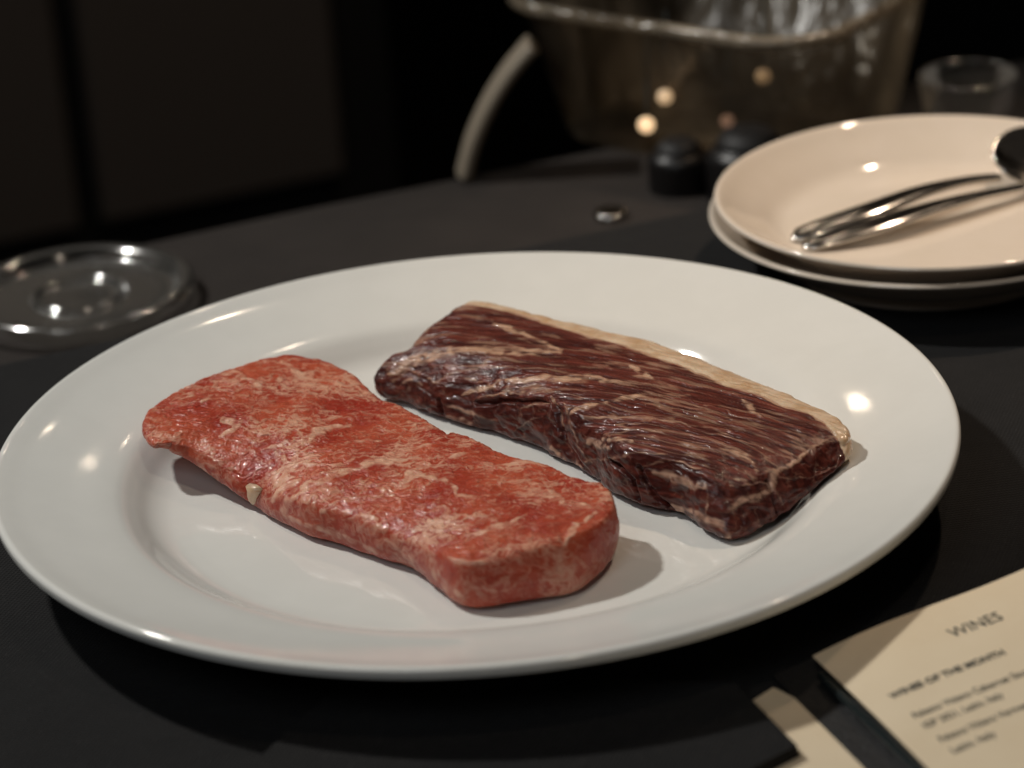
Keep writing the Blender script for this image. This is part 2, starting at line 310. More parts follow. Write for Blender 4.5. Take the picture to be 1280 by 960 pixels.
DARK_STATIONS = [[-0.04519, 0.87556, 0.0165, -0.04391, 0.87478, 0.0102], [-0.04501, 0.87787, 0.019, -0.04248, 0.87626, 0.0098], [-0.04186, 0.88012, 0.0216, -0.03858, 0.87784, 0.0097], [-0.03685, 0.88028, 0.0235, -0.03365, 0.87788, 0.0096], [-0.03355, 0.88283, 0.0245, -0.03047, 0.88027, 0.0096], [-0.02856, 0.89226, 0.026, -0.02582, 0.88934, 0.0096], [-0.02243, 0.901, 0.0272, -0.02005, 0.89778, 0.0096], [-0.01566, 0.90813, 0.0285, -0.01364, 0.90468, 0.0103], [-0.01118, 0.90972, 0.029, -0.00934, 0.90616, 0.01061], [0.00189, 0.90344, 0.0285, 0.0026, 0.90157, 0.00992], [0.01776, 0.88961, 0.028, 0.01816, 0.88765, 0.0096], [0.03339, 0.87888, 0.0275, 0.03325, 0.87689, 0.0096], [0.04855, 0.8659, 0.0275, 0.04763, 0.86412, 0.0096], [0.06292, 0.84869, 0.0275, 0.06118, 0.8477, 0.0096], [0.07653, 0.82907, 0.028, 0.07453, 0.82911, 0.0096], [0.08975, 0.81136, 0.0285, 0.08784, 0.81196, 0.01125], [0.09729, 0.79979, 0.0285, 0.09547, 0.80061, 0.01644], [0.10087, 0.78962, 0.028, 0.10158, 0.78491, 0.02038], [0.10049, 0.78326, 0.0272, 0.09929, 0.77892, 0.02017], [0.09324, 0.78022, 0.0265, 0.09449, 0.77227, 0.01916], [0.0852, 0.77423, 0.0262, 0.08691, 0.76649, 0.01585], [0.07668, 0.76751, 0.0258, 0.07964, 0.76061, 0.01291], [0.06894, 0.76271, 0.025, 0.07235, 0.75611, 0.01066], [0.06316, 0.76248, 0.0245, 0.06548, 0.75234, 0.00992], [0.05801, 0.76309, 0.0262, 0.06016, 0.75169, 0.0096], [0.05278, 0.76848, 0.0272, 0.05524, 0.75768, 0.0096], [0.04566, 0.77562, 0.02755, 0.048, 0.77162, 0.0096], [0.03736, 0.78152, 0.02781, 0.0382, 0.77752, 0.0096], [0.03147, 0.78878, 0.02755, 0.03058, 0.78478, 0.0096], [0.0258, 0.80302, 0.02598, 0.02517, 0.79802, 0.0096], [0.02028, 0.81008, 0.02811, 0.02053, 0.80508, 0.0096], [0.01465, 0.81932, 0.02794, 0.01495, 0.81532, 0.0096], [0.00483, 0.83211, 0.026, 0.00371, 0.82911, 0.0096], [-0.00545, 0.84233, 0.02247, -0.00638, 0.83933, 0.0096], [-0.01383, 0.85026, 0.01984, -0.0167, 0.84726, 0.0096], [-0.02102, 0.85575, 0.0214, -0.02323, 0.85275, 0.0096], [-0.02901, 0.86408, 0.02034, -0.03117, 0.86108, 0.0096], [-0.03578, 0.87099, 0.01926, -0.03732, 0.86899, 0.01], [-0.04143, 0.87185, 0.0158, -0.041, 0.8716, 0.01]]
RED_VEINS = [[[-0.07597, 0.87124, 0.0275, 0.000735], [-0.07136, 0.86313, 0.0275, 0.001102], [-0.06586, 0.85758, 0.0275, 0.000612]], [[-0.09686, 0.8643, 0.0275, 0.00049], [-0.09109, 0.86527, 0.0275, 0.00098], [-0.08643, 0.85791, 0.0275, 0.00098], [-0.08246, 0.85269, 0.0275, 0.000735], [-0.07679, 0.84914, 0.0275, 0.000367]], [[-0.1106, 0.84415, 0.0275, 0.000612], [-0.10674, 0.84791, 0.0275, 0.00098], [-0.10318, 0.84921, 0.0275, 0.00049]], [[-0.09293, 0.8281, 0.0275, 0.00098], [-0.08758, 0.82415, 0.0275, 0.001715], [-0.08905, 0.81895, 0.0275, 0.001102], [-0.0936, 0.81492, 0.0275, 0.00049]], [[-0.06653, 0.80687, 0.0275, 0.001102], [-0.06273, 0.81276, 0.0275, 0.001225], [-0.05677, 0.81595, 0.0275, 0.00098], [-0.05124, 0.81683, 0.0275, 0.00049]], [[-0.10008, 0.84235, 0.0275, 0.000612], [-0.09776, 0.84637, 0.0275, 0.000857]], [[-0.07251, 0.75859, 0.0275, 0.00196], [-0.06939, 0.76884, 0.0275, 0.001715], [-0.06409, 0.77512, 0.0275, 0.00147], [-0.0577, 0.78019, 0.0275, 0.001225], [-0.05147, 0.78423, 0.0275, 0.001225], [-0.04444, 0.78818, 0.0275, 0.001347], [-0.03806, 0.78828, 0.0275, 0.001347], [-0.03291, 0.79029, 0.0275, 0.000735]], [[-0.07644, 0.76563, 0.0275, 0.00098], [-0.07201, 0.77363, 0.0275, 0.001102], [-0.06693, 0.77945, 0.0275, 0.00049]], [[-0.0359, 0.79538, 0.0275, 0.000367], [-0.02972, 0.7961, 0.0275, 0.000612], [-0.02476, 0.79819, 0.0275, 0.000367]], [[-0.02384, 0.78312, 0.0275, 0.00049], [-0.01964, 0.78869, 0.0275, 0.00049], [-0.01173, 0.7914, 0.0275, 0.000367]], [[-0.03359, 0.77797, 0.0275, 0.001102], [-0.02849, 0.77659, 0.0275, 0.000857], [-0.02438, 0.77426, 0.0275, 0.000735], [-0.01936, 0.76794, 0.0275, 0.000857], [-0.01895, 0.76135, 0.0275, 0.000612]], [[-0.01895, 0.76135, 0.0275, 0.00049], [-0.01228, 0.76029, 0.0275, 0.00049], [-0.00439, 0.76119, 0.0275, 0.000367], [0.00338, 0.75833, 0.0275, 0.00049], [0.01066, 0.7561, 0.0275, 0.00049], [0.01306, 0.75145, 0.0275, 0.000735], [0.02017, 0.74768, 0.0275, 0.000612], [0.02355, 0.74504, 0.0275, 0.00049]], [[0.00669, 0.77035, 0.0275, 0.000367], [0.00806, 0.76245, 0.0275, 0.00049], [0.01158, 0.75542, 0.0275, 0.000612]], [[-0.01532, 0.73304, 0.0275, 0.000857], [-0.00824, 0.7391, 0.0275, 0.000735], [-0.0026, 0.7408, 0.0275, 0.000612], [0.00297, 0.74671, 0.0275, 0.000367], [0.01296, 0.74934, 0.0275, 0.000245]], [[-0.02732, 0.74571, 0.0275, 0.00098], [-0.02359, 0.74253, 0.0275, 0.001102]], [[-0.05344, 0.80411, 0.0275, 0.00049], [-0.04598, 0.80581, 0.0275, 0.000612], [-0.04095, 0.80321, 0.0275, 0.000367]], [[-0.08795, 0.83902, 0.0275, 0.000367], [-0.08019, 0.83895, 0.0275, 0.00049], [-0.07512, 0.84123, 0.0275, 0.000245]], [[-0.07841, 0.80414, 0.0275, 0.000612], [-0.07348, 0.80567, 0.0275, 0.000735], [-0.06785, 0.80239, 0.0275, 0.00049]], [[-0.0515, 0.82846, 0.0275, 0.000367], [-0.04373, 0.82224, 0.0275, 0.00049], [-0.03607, 0.8179, 0.0275, 0.000367]], [[-0.06773, 0.85143, 0.0275, 0.00049], [-0.06186, 0.84784, 0.0275, 0.000612], [-0.057, 0.84191, 0.0275, 0.000367]], [[-0.04294, 0.77008, 0.0275, 0.000612], [-0.03807, 0.76494, 0.0275, 0.000735], [-0.03562, 0.75703, 0.0275, 0.00049]], [[-0.0091, 0.77568, 0.0275, 0.000367], [-0.00438, 0.77103, 0.0275, 0.00049], [-0.00083, 0.7688, 0.0275, 0.000245]], [[-0.0057, 0.76629, 0.0275, 0.000367], [-0.00484, 0.77166, 0.0275, 0.000367]], [[-0.05991, 0.76361, 0.024, 0.000735], [-0.05029, 0.76209, 0.024, 0.00098], [-0.04302, 0.75564, 0.024, 0.000612]], [[-0.07341, 0.86152, 0.0275, 0.000367], [-0.07571, 0.8541, 0.0275, 0.00049], [-0.08061, 0.84724, 0.0275, 0.000367]], [[-0.02703, 0.74189, 0.016, 0.001225], [-0.02519, 0.73507, 0.016, 0.00196], [-0.02338, 0.72737, 0.016, 0.001715], [-0.01908, 0.71942, 0.016, 0.000735]], [[-0.0125, 0.72052, 0.018, 0.00049], [-0.00779, 0.71643, 0.018, 0.00049], [-0.00289, 0.72005, 0.018, 0.00049], [0.00056, 0.72738, 0.018, 0.00049], [0.00145, 0.73979, 0.018, 0.000367]], [[0.0093, 0.72374, 0.02, 0.000612], [0.01116, 0.73444, 0.02, 0.000735], [0.01273, 0.74338, 0.02, 0.000735], [0.01551, 0.75232, 0.02, 0.00098]], [[-0.02199, 0.73062, 0.022, 0.00098], [-0.01509, 0.72758, 0.022, 0.001225], [-0.00815, 0.72852, 0.022, 0.000735]], [[-0.07598, 0.78214, 0.016, 0.000735], [-0.06579, 0.7724, 0.016, 0.00098], [-0.05337, 0.76142, 0.016, 0.001102], [-0.04361, 0.75055, 0.016, 0.000857]], [[-0.04125, 0.75759, 0.017, 0.000612], [-0.03639, 0.74751, 0.017, 0.000735], [-0.03165, 0.73916, 0.017, 0.000735]], [[0.00446, 0.74829, 0.02, 0.000367], [0.00584, 0.73525, 0.02, 0.000367], [0.00617, 0.72029, 0.02, 0.000367]], [[0.01825, 0.74605, 0.024, 0.000612], [0.02204, 0.75071, 0.024, 0.000612]]]
DARK_VEINS = [[[-0.03952, 0.85755, 0.0275, 0.001225], [-0.02952, 0.86637, 0.0275, 0.001837], [-0.01913, 0.86989, 0.0275, 0.00147], [-0.00848, 0.86934, 0.0275, 0.001347], [0.00022, 0.86578, 0.0275, 0.001225], [0.00892, 0.86423, 0.0275, 0.001102], [0.0171, 0.86344, 0.0275, 0.00049]], [[-0.01688, 0.83438, 0.0275, 0.00049], [-0.01298, 0.83685, 0.0275, 0.000735], [-0.00909, 0.83808, 0.0275, 0.000857], [-0.00278, 0.84208, 0.0275, 0.00098], [0.00499, 0.84201, 0.0275, 0.00098], [0.01174, 0.84212, 0.0275, 0.001102], [0.0176, 0.83982, 0.0275, 0.00098], [0.02511, 0.83979, 0.0275, 0.000857], [0.03085, 0.83624, 0.0275, 0.000612], [0.04091, 0.83259, 0.0275, 0.000245]], [[-0.0077, 0.88975, 0.029, 0.000367], [-0.00056, 0.88286, 0.029, 0.000735], [0.00696, 0.87393, 0.029, 0.000735], [0.0128, 0.86609, 0.029, 0.000735], [0.01651, 0.86007, 0.029, 0.000612]], [[-0.01607, 0.8941, 0.029, 0.000245], [-0.0093, 0.89145, 0.029, 0.000367], [-0.00131, 0.88509, 0.029, 0.000367]], [[0.01732, 0.81191, 0.0275, 0.00049], [0.01953, 0.81578, 0.0275, 0.000735], [0.02373, 0.81874, 0.0275, 0.000735], [0.02853, 0.81853, 0.0275, 0.00049], [0.03428, 0.82124, 0.0275, 0.000612], [0.04026, 0.82331, 0.0275, 0.000612], [0.0478, 0.82201, 0.0275, 0.000367], [0.05577, 0.82003, 0.0275, 0.000245]], [[0.02051, 0.80968, 0.028, 0.00049], [0.03119, 0.80788, 0.028, 0.00049], [0.04023, 0.80455, 0.028, 0.000429], [0.04866, 0.80075, 0.028, 0.000429], [0.05654, 0.79706, 0.028, 0.000367], [0.06626, 0.79015, 0.028, 0.000245]], [[0.05848, 0.7809, 0.027, 0.000245], [0.06509, 0.77867, 0.027, 0.000612], [0.06892, 0.77578, 0.027, 0.000612], [0.07054, 0.77046, 0.027, 0.00049], [0.07196, 0.76357, 0.027, 0.00049]], [[0.07119, 0.8116, 0.029, 0.000367], [0.07365, 0.80632, 0.029, 0.00098], [0.07583, 0.79875, 0.029, 0.00049]], [[0.03838, 0.84371, 0.029, 0.00049], [0.04136, 0.83804, 0.029, 0.001225], [0.04507, 0.83229, 0.029, 0.00049]], [[0.02754, 0.7935, 0.027, 0.000612], [0.03479, 0.79113, 0.027, 0.000612]], [[0.0224, 0.79532, 0.026, 0.000857], [0.02521, 0.79253, 0.026, 0.001102], [0.02849, 0.78967, 0.026, 0.000612]], [[0.02145, 0.78322, 0.025, 0.000367], [0.03183, 0.78493, 0.025, 0.000367], [0.0389, 0.78778, 0.025, 0.000306], [0.04479, 0.78452, 0.025, 0.000245]], [[0.03742, 0.77723, 0.025, 0.000367], [0.04247, 0.77979, 0.025, 0.00049], [0.04911, 0.77757, 0.025, 0.00049], [0.05499, 0.7727, 0.025, 0.000367]], [[0.05422, 0.80721, 0.029, 0.000245], [0.06362, 0.80081, 0.029, 0.000306], [0.07489, 0.79006, 0.029, 0.000306], [0.08419, 0.78559, 0.029, 0.000306]], [[0.01591, 0.84636, 0.029, 0.000245], [0.02629, 0.84584, 0.029, 0.000306], [0.03898, 0.84102, 0.029, 0.000245]], [[0.05953, 0.81054, 0.029, 0.000184], [0.07083, 0.7984, 0.029, 0.000245], [0.08125, 0.79192, 0.029, 0.000245], [0.08969, 0.7905, 0.029, 0.000245]], [[0.09684, 0.78537, 0.0265, 0.000367], [0.08902, 0.77969, 0.026, 0.00049], [0.08026, 0.76963, 0.0245, 0.000735], [0.07705, 0.76683, 0.0245, 0.001102], [0.07617, 0.76353, 0.0235, 0.001102], [0.07506, 0.76282, 0.021, 0.000735], [0.07129, 0.76159, 0.0195, 0.00098], [0.06584, 0.76239, 0.019, 0.001102], [0.06223, 0.76052, 0.017, 0.000735]], [[0.07727, 0.7696, 0.021, 0.000367], [0.08309, 0.76976, 0.021, 0.000306], [0.08836, 0.76947, 0.021, 0.000245], [0.0949, 0.77509, 0.021, 0.000245]], [[0.06264, 0.76243, 0.0235, 0.000306], [0.06946, 0.76352, 0.0235, 0.000367], [0.07564, 0.76307, 0.0235, 0.000367]], [[0.07619, 0.76931, 0.018, 0.000367], [0.07795, 0.76357, 0.018, 0.000367], [0.07933, 0.75689, 0.018, 0.000245]], [[0.04146, 0.78199, 0.0205, 0.000735], [0.04758, 0.77596, 0.0205, 0.001347], [0.05453, 0.76932, 0.0205, 0.000857]], [[0.0459, 0.77431, 0.0125, 0.000612], [0.05321, 0.76611, 0.0125, 0.001225], [0.05866, 0.7599, 0.0125, 0.001102], [0.0611, 0.75058, 0.0125, 0.000735]], [[0.05584, 0.77499, 0.016, 0.000367], [0.05581, 0.76408, 0.016, 0.000367], [0.05415, 0.75632, 0.016, 0.000245]], [[0.01244, 0.82906, 0.0265, 0.00049], [0.01438, 0.82275, 0.025, 0.00049], [0.01497, 0.81951, 0.02, 0.00049], [0.0161, 0.81634, 0.0155, 0.000367], [0.01891, 0.80933, 0.013, 0.000367], [0.02179, 0.80371, 0.011, 0.000367]], [[0.01649, 0.83491, 0.021, 0.000367], [0.01734, 0.81999, 0.021, 0.000367], [0.0191, 0.80416, 0.021, 0.000367], [0.02281, 0.78965, 0.021, 0.000306]], [[-0.0372, 0.87852, 0.019, 0.000245], [-0.03179, 0.87355, 0.019, 0.000367], [-0.02512, 0.86446, 0.019, 0.000367], [-0.02117, 0.85985, 0.019, 0.000245]], [[-0.02328, 0.85336, 0.016, 0.000367], [-0.01755, 0.84793, 0.016, 0.000612], [-0.01111, 0.84181, 0.016, 0.00049], [-0.00474, 0.83576, 0.016, 0.000245]], [[-0.02168, 0.85014, 0.013, 0.00049], [-0.01649, 0.84487, 0.013, 0.000612], [-0.01135, 0.83965, 0.013, 0.000367]], [[-0.00108, 0.82563, 0.017, 0.000245], [0.00294, 0.83107, 0.017, 0.000367], [0.00959, 0.83613, 0.017, 0.000245]], [[-0.01315, 0.83268, 0.026, 0.000245], [-0.00537, 0.83574, 0.026, 0.000367], [0.00239, 0.83629, 0.026, 0.00049], [0.0081, 0.8372, 0.026, 0.00049], [0.01264, 0.83453, 0.026, 0.000367]], [[0.00198, 0.83145, 0.022, 0.000367], [0.00597, 0.83513, 0.022, 0.00049], [0.01115, 0.8355, 0.022, 0.000367]], [[0.0113, 0.82217, 0.012, 0.000612], [0.01479, 0.81445, 0.012, 0.000612], [0.01937, 0.80435, 0.012, 0.00049]], [[-0.03624, 0.87632, 0.014, 0.00049], [-0.03355, 0.87851, 0.014, 0.00049], [-0.02949, 0.87382, 0.014, 0.000367]]]
CAP_EDGE = [[-0.0184, 0.91009], [-0.01181, 0.90669], [0.00442, 0.89652], [0.01749, 0.88286], [0.02901, 0.87181], [0.04263, 0.85658], [0.05468, 0.84329], [0.06402, 0.83202], [0.06953, 0.82288], [0.07754, 0.81468], [0.08515, 0.80425], [0.09041, 0.80036], [0.09486, 0.79248], [0.0975, 0.78271], [0.10081, 0.77132]]
DARK_GROOVES = [[[0.01211, 0.82725, 0.0265, 0.001102], [0.01405, 0.82097, 0.025, 0.001225], [0.01458, 0.81656, 0.02, 0.001225], [0.01618, 0.81276, 0.0155, 0.001225], [0.0193, 0.80693, 0.013, 0.001102], [0.02242, 0.80131, 0.011, 0.00098]], [[0.03655, 0.77946, 0.024, 0.000857], [0.03787, 0.77594, 0.021, 0.00098], [0.0416, 0.77341, 0.016, 0.00098], [0.04779, 0.76795, 0.012, 0.000735]], [[-0.02478, 0.86346, 0.013, 0.000857], [-0.02376, 0.85557, 0.013, 0.00098], [-0.02354, 0.84794, 0.013, 0.00098]], [[-0.01174, 0.8372, 0.023, 0.00098], [-0.00036, 0.83713, 0.023, 0.001102], [0.01089, 0.83396, 0.023, 0.001102]], [[0.02809, 0.79794, 0.018, 0.000735], [0.03454, 0.78266, 0.018, 0.000735], [0.03601, 0.76861, 0.018, 0.000612]], [[0.0741, 0.77422, 0.019, 0.00049], [0.07557, 0.76573, 0.019, 0.00049], [0.07642, 0.75215, 0.019, 0.00049]]]

# ---------------------------------------------------------------- the setting
M = {}
M['china'] = m_ceramic(); M['cloth'] = m_cloth('black_cloth', (.0042, .0040, .0044), (.0080, .0073, .0073)); M['far_cloth'] = m_cloth('dark_brown_cloth', (.023, .018, .0155), (.034, .027, .023)); M['side_china'] = m_ceramic('warm_tinted_china', (.78, .675, .56), (.80, .695, .585))  # side plates: white china, warm lamplight put into the cream tint
M['paper'] = m_paper(); M['leather'] = m_leather('black_leatherette', (.010, .010, .011)); M['steel'] = m_steel(); M['glass'] = m_thin('clear_glass', .07); M['lid_glass'] = m_thin('scuffed_glass', .035)
M['ink'] = m_simple('printing_ink', (.012, .02, .022), .7); M['tub'] = m_tub(); M['dark_glass'] = m_simple('dark_bottle_glass', (.006, .005, .005), .4)
E1 = np.array([.926, .377]); E2 = np.array([-.377, .926])      # along / across the table edge
EDGE = np.array([-.0575, 1.0140])                               # a point of the near table's back edge
def table(name, d0, d1, z, drop, mat, s0=-1.6, s1=1.6, kind='structure'):
    rs = .012; prof = [(d0, z)]
    n = 40; rows = []
    ds = list(np.linspace(d0, d1 - rs, 30)) ; pr = [(d, z) for d in ds]
    for a in np.linspace(0, 90, 7)[1:]: pr.append((d1 - rs + rs * math.sin(math.radians(a)), z - rs + rs * math.cos(math.radians(a))))
    pr.append((d1, z - drop))
    ss = np.linspace(s0, s1, 120); V = []; F = []; K = len(pr)
    for s in ss:
        for d, zz in pr:
            p = EDGE + E1 * s + E2 * (d + .0015 * math.sin(s * 23 + 1) * (1 if d > d1 - .03 else 0)); V.append((p[0], p[1], zz))
    for i in range(len(ss) - 1):
        for j in range(K - 1): F.append((i * K + j, (i + 1) * K + j, (i + 1) * K + j + 1, i * K + j + 1))
    return tag(mesh_obj(name, V, F, mat), kind=kind)
table('tablecloth', -1.3, 0, 0, .15, M['cloth'])
table('back_tablecloth', -.06, .165, -.03, .6, M['far_cloth'], -1.6, 1.6)
m_floor = m_simple('dark_floor', (.012, .010, .009), .6); m_wall = m_simple('black_wall', (.006, .006, .006), .8)
tag(mesh_obj('floor', [(-6, -4, -.78), (6, -4, -.78), (6, 6, -.78), (-6, 6, -.78)], [(0, 1, 2, 3)], m_floor), kind='structure')
tag(mesh_obj('wall', [(-6, 3.5, -.78), (6, 3.5, -.78), (6, 3.5, 3), (-6, 3.5, 3)], [(0, 1, 2, 3)], m_wall), kind='structure')
# dim cabinet at the back left
def box(name, c, s, mat, parent=None, bev=.002):
    o = slab(name, s[0], s[1], s[2], min(.006, s[0] / 3, s[1] / 3), mat, parent, bev); o.location = (c[0], c[1], c[2] - s[2] / 2); return o
cab = tag(empty('cabinet', (-.303, 2.0, 0), .387), 'dim brown-black cabinet with two doors standing behind the far table', 'cabinet')
m_cab = m_simple('dark_brown_lacquer', (.11, .092, .078), .5)
box('body', (-.17, .27, -.15), (.85, .5, 1.26), m_simple('cabinet_black', (.01, .009, .008), .6), cab)
box('door', (-.229, .009, .06), (.440, .018, .79), m_cab, cab); box('door', (.105, .009, .06), (.195, .018, .79), m_cab, cab)

# ---------------------------------------------------------------- white dinner plate
PC = (-.0128, .8072, 0)
lathe('dinner_plate', [(0, .009), (.06, .009), (.086, .0090), (.0935, .0092), (.0985, .0099), (.103, .0118), (.1075, .0152), (.1115, .0178), (.1165, .0194), (.128, .0219), (.140, .0250), (.1465, .0271), (.1487, .0277), (.1499, .0272), (.1502, .0258), (.1488, .0238),
      (.138, .0202), (.122, .0160), (.112, .0118), (.104, .0065), (.099, .0042), (.0975, .0006), (.094, .0005), (.0925, .0038), (.05, .0045), (0, .0045)], M['china'], n=320, per=6, loc=PC)
dp = bpy.data.objects['dinner_plate']; tag(dp, 'large round white china plate carrying the two raw steaks', 'plate')

# ---------------------------------------------------------------- raw steaks
def rot2(P, ang): c, s = math.cos(ang), math.sin(ang); return np.stack([P[:, 0] * c + P[:, 1] * s, -P[:, 0] * s + P[:, 1] * c, P[:, 2]], 1)
def red_steak():
    V, F, side = slab_meat(RED_STATIONS, [(-.088, .835), (.002, .748)], [.0285, .0270, .0272, .0275], sigma=4.2)
    N = vnormals(V, F)
    Q = rot2(V, -.17)
    lump = fbm(V / .016, 3); V = V + N * (lump * .0011)[:, None]
    warp = np.stack([fbm(V / .006 + 5, 3), fbm(V / .006 + 9, 3), fbm(V / .006 + 2, 3)], 1)
    seen = sstep(-.15, .15, N @ np.array([0, -.9, .43]))
    vf = vein_field(V, RED_VEINS, warp * np.array([.0016, .0016, .0010])) * seen
    vf = vf * sstep(-.55, .15, fbm(V / .004 + 3, 3) + .10) * np.clip(.78 + .5 * perlin(V / .0028 + 9), .3, 1)
    A = Q + warp * .0035
    rid = 1 - np.abs(fbm(A * np.array([1 / .0078, 1 / .0038, 1 / .006]) + 31, 4, .55)) * 2.6
    rid2 = 1 - np.abs(fbm(A * np.array([1 / .0040, 1 / .0020, 1 / .0034]) + 71, 3, .5)) * 2.6
    dens = fbm(V / .020 + 50, 3)
    strk = fbm(A * np.array([1 / .008, 1 / .0017, 1 / .003]) + 131, 3, .6)
    fat = np.maximum(vf * .98, np.clip(sstep(.45, 1.12, rid + .45 * dens) * .66, 0, 1))
    fat = np.maximum(fat, sstep(.52, 1.12, rid2 + .42 * dens) * .55)
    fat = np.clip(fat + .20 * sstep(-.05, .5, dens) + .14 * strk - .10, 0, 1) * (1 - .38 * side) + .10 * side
    tone = sstep(-.5, .5, fbm(V / .018 + 90, 4))
    N = vnormals(V, F)
    micro = fbm(A * np.array([1 / .0045, 1 / .0022, 1 / .003]) + 11, 3)
    V = V + N * ((micro * .00046 + strk * .00026) * (1 - .6 * side) + (fat - .4) * .00030)[:, None]
    V[:, 2] = np.maximum(V[:, 2], .0091)
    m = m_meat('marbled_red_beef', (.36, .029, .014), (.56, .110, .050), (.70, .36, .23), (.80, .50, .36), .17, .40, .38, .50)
    root = tag(empty('steak', (0, 0, 0)), 'bright red raw steak heavily marbled with white fat, nearer of the two on the plate', 'steak', 'raw steaks on the white plate')
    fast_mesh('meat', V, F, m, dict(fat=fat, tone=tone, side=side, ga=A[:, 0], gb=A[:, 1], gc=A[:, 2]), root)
    # shred of fat hanging from the lower edge
    rng = np.random.RandomState(3); rings = []
    for k, (w, h, dx, dz) in enumerate([(.0040, .0030, .0014, .0058), (.0034, .0026, .0010, .0040), (.0027, .0020, .0004, .0022), (.0021, .0016, -.0001, .0004), (.0010, .0008, -.0004, -.0008)]):
        rings.append([(-.0822 + dx + w * math.cos(a) + rng.normal() * .00012, .7990 - h * .3 + h * math.sin(a), .0118 + dz) for a in np.linspace(0, 2 * math.pi, 14, endpoint=False)])
    loops('fat_shred', rings, M['fat'], root)
    return root
def dark_steak():
    V, F, side = slab_meat(DARK_STATIONS, [(-.018, .876), (.064, .790)], [.0285, .0295, .0300, .0292], n=1150, sigma=4.5)
    N = vnormals(V, F); ang = -.50
    lump = fbm(V / .014 + 40, 3); V = V + N * (lump * .0013 * (.4 + .6 * side + .25))[:, None]
    warp = np.stack([fbm(V / .007 + 5, 3), fbm(V / .007 + 9, 3), fbm(V / .007 + 2, 3)], 1)
    seen = sstep(-.15, .15, N @ np.array([0, -.9, .43]))
    wv = warp * np.array([.0016, .0013, .0012]) + perlin(rot2(V, ang) * np.array([1 / .006, 1 / .002, 1 / .002]))[:, None] * np.array([.0002, .0003, .0003])
    vf = vein_field(V, DARK_VEINS, wv, .2, 2.1) * seen * sstep(-.8, -.05, fbm(V / .004 + 8, 2))
    gv = vein_field(V, DARK_GROOVES, warp * .0008, 0., 1.3) * seen
    # fibres swing round along the length of the cut
    xx = V[:, 0] + .03; bb = V[:, 1] + .29 * xx + 2.5 * xx * xx; Q = np.stack([xx * 1.15, bb * .82, V[:, 2]], 1) + warp * .0008
    fib = fbm(Q * np.array([1 / .035, 1 / .0026, 1 / .0030]) + 7, 4, .6)
    strk = fbm(Q * np.array([1 / .030, 1 / .0016, 1 / .0016]) + 77, 3, .6)
    rid = 1 - np.abs(fbm(Q * np.array([1 / .045, 1 / .0048, 1 / .006]) + 27, 3, .5)) * 2.8
    web = 1 - np.abs(fbm((V + warp * .002) / np.array([.007, .007, .004]) + 61, 3, .5)) * 2.8
    patch = fbm(V / .02 + 13, 3)
    top = 1 - side
    fat = vf * np.clip(.70 + .80 * strk + .35 * perlin(V / .0030), .25, .95)
    fat = np.maximum(fat, top * sstep(.62, 1.0, rid + .3 * patch) * .46); fat = np.maximum(fat, top * sstep(.22, .60, strk + .35 * patch) * .30)
    fat = np.maximum(fat, side * sstep(.72, 1.0, web + .2 * patch) * .30)
    fat = np.clip(fat, 0, 1)
    tone = np.clip(sstep(-.30, .42, fib * .55 + strk * .75) + .25 * sstep(0, .6, patch), 0, 1)
    # fat cap along the back edge
    C = np.array(CAP_EDGE); yc = .0022 * fbm(V / np.array([.012, .012, .02]) + 4, 3) + np.interp(V[:, 0] + warp[:, 0] * .001, C[:, 0], C[:, 1], left=9, right=-9)
    dcap = V[:, 1] + warp[:, 1] * .0014 - yc
    cap = sstep(-.0012, .0012, dcap) * (V[:, 2] > .0125)
    N = vnormals(V, F)
    groove = np.exp(-(dcap / .0016) ** 2) * top
    V = V + N * ((fib * .00055 + strk * .00042) * top + (fbm((V + warp * .0016) / np.array([.009, .009, .0045]) + 3, 3) * .00075 - np.clip(1 - np.abs(fbm((V + warp * .003) / np.array([.013, .013, .007]) + 91, 2)) * 6, 0, 1) * .0004) * side - gv * .0017 - groove * .0002 + np.clip(dcap / .003, 0, 1) * .0002 + vf * .00025)[:, None]
    fat = np.maximum(fat, .75 * np.exp(-(np.minimum(dcap + .0012, 0) / .0012) ** 2) * (dcap > -.006) * top)
    V[:, 2] = np.maximum(V[:, 2], .0091)
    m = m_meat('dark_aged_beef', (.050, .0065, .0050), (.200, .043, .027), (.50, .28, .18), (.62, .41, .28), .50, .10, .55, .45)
    root = tag(empty('steak', (0, 0, 0)), 'dark maroon raw steak with a pale fat rim along its back edge', 'steak', 'raw steaks on the white plate')
    iscap = dcap[F].mean(1) > 0; iscap &= (V[F][:, :, 2].mean(1) > .0125)
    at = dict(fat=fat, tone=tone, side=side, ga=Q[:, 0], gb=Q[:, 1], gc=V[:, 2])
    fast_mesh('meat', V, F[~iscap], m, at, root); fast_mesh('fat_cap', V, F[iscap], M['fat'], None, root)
    return root
M['fat'] = m_fatcap()
red_steak(); dark_steak()

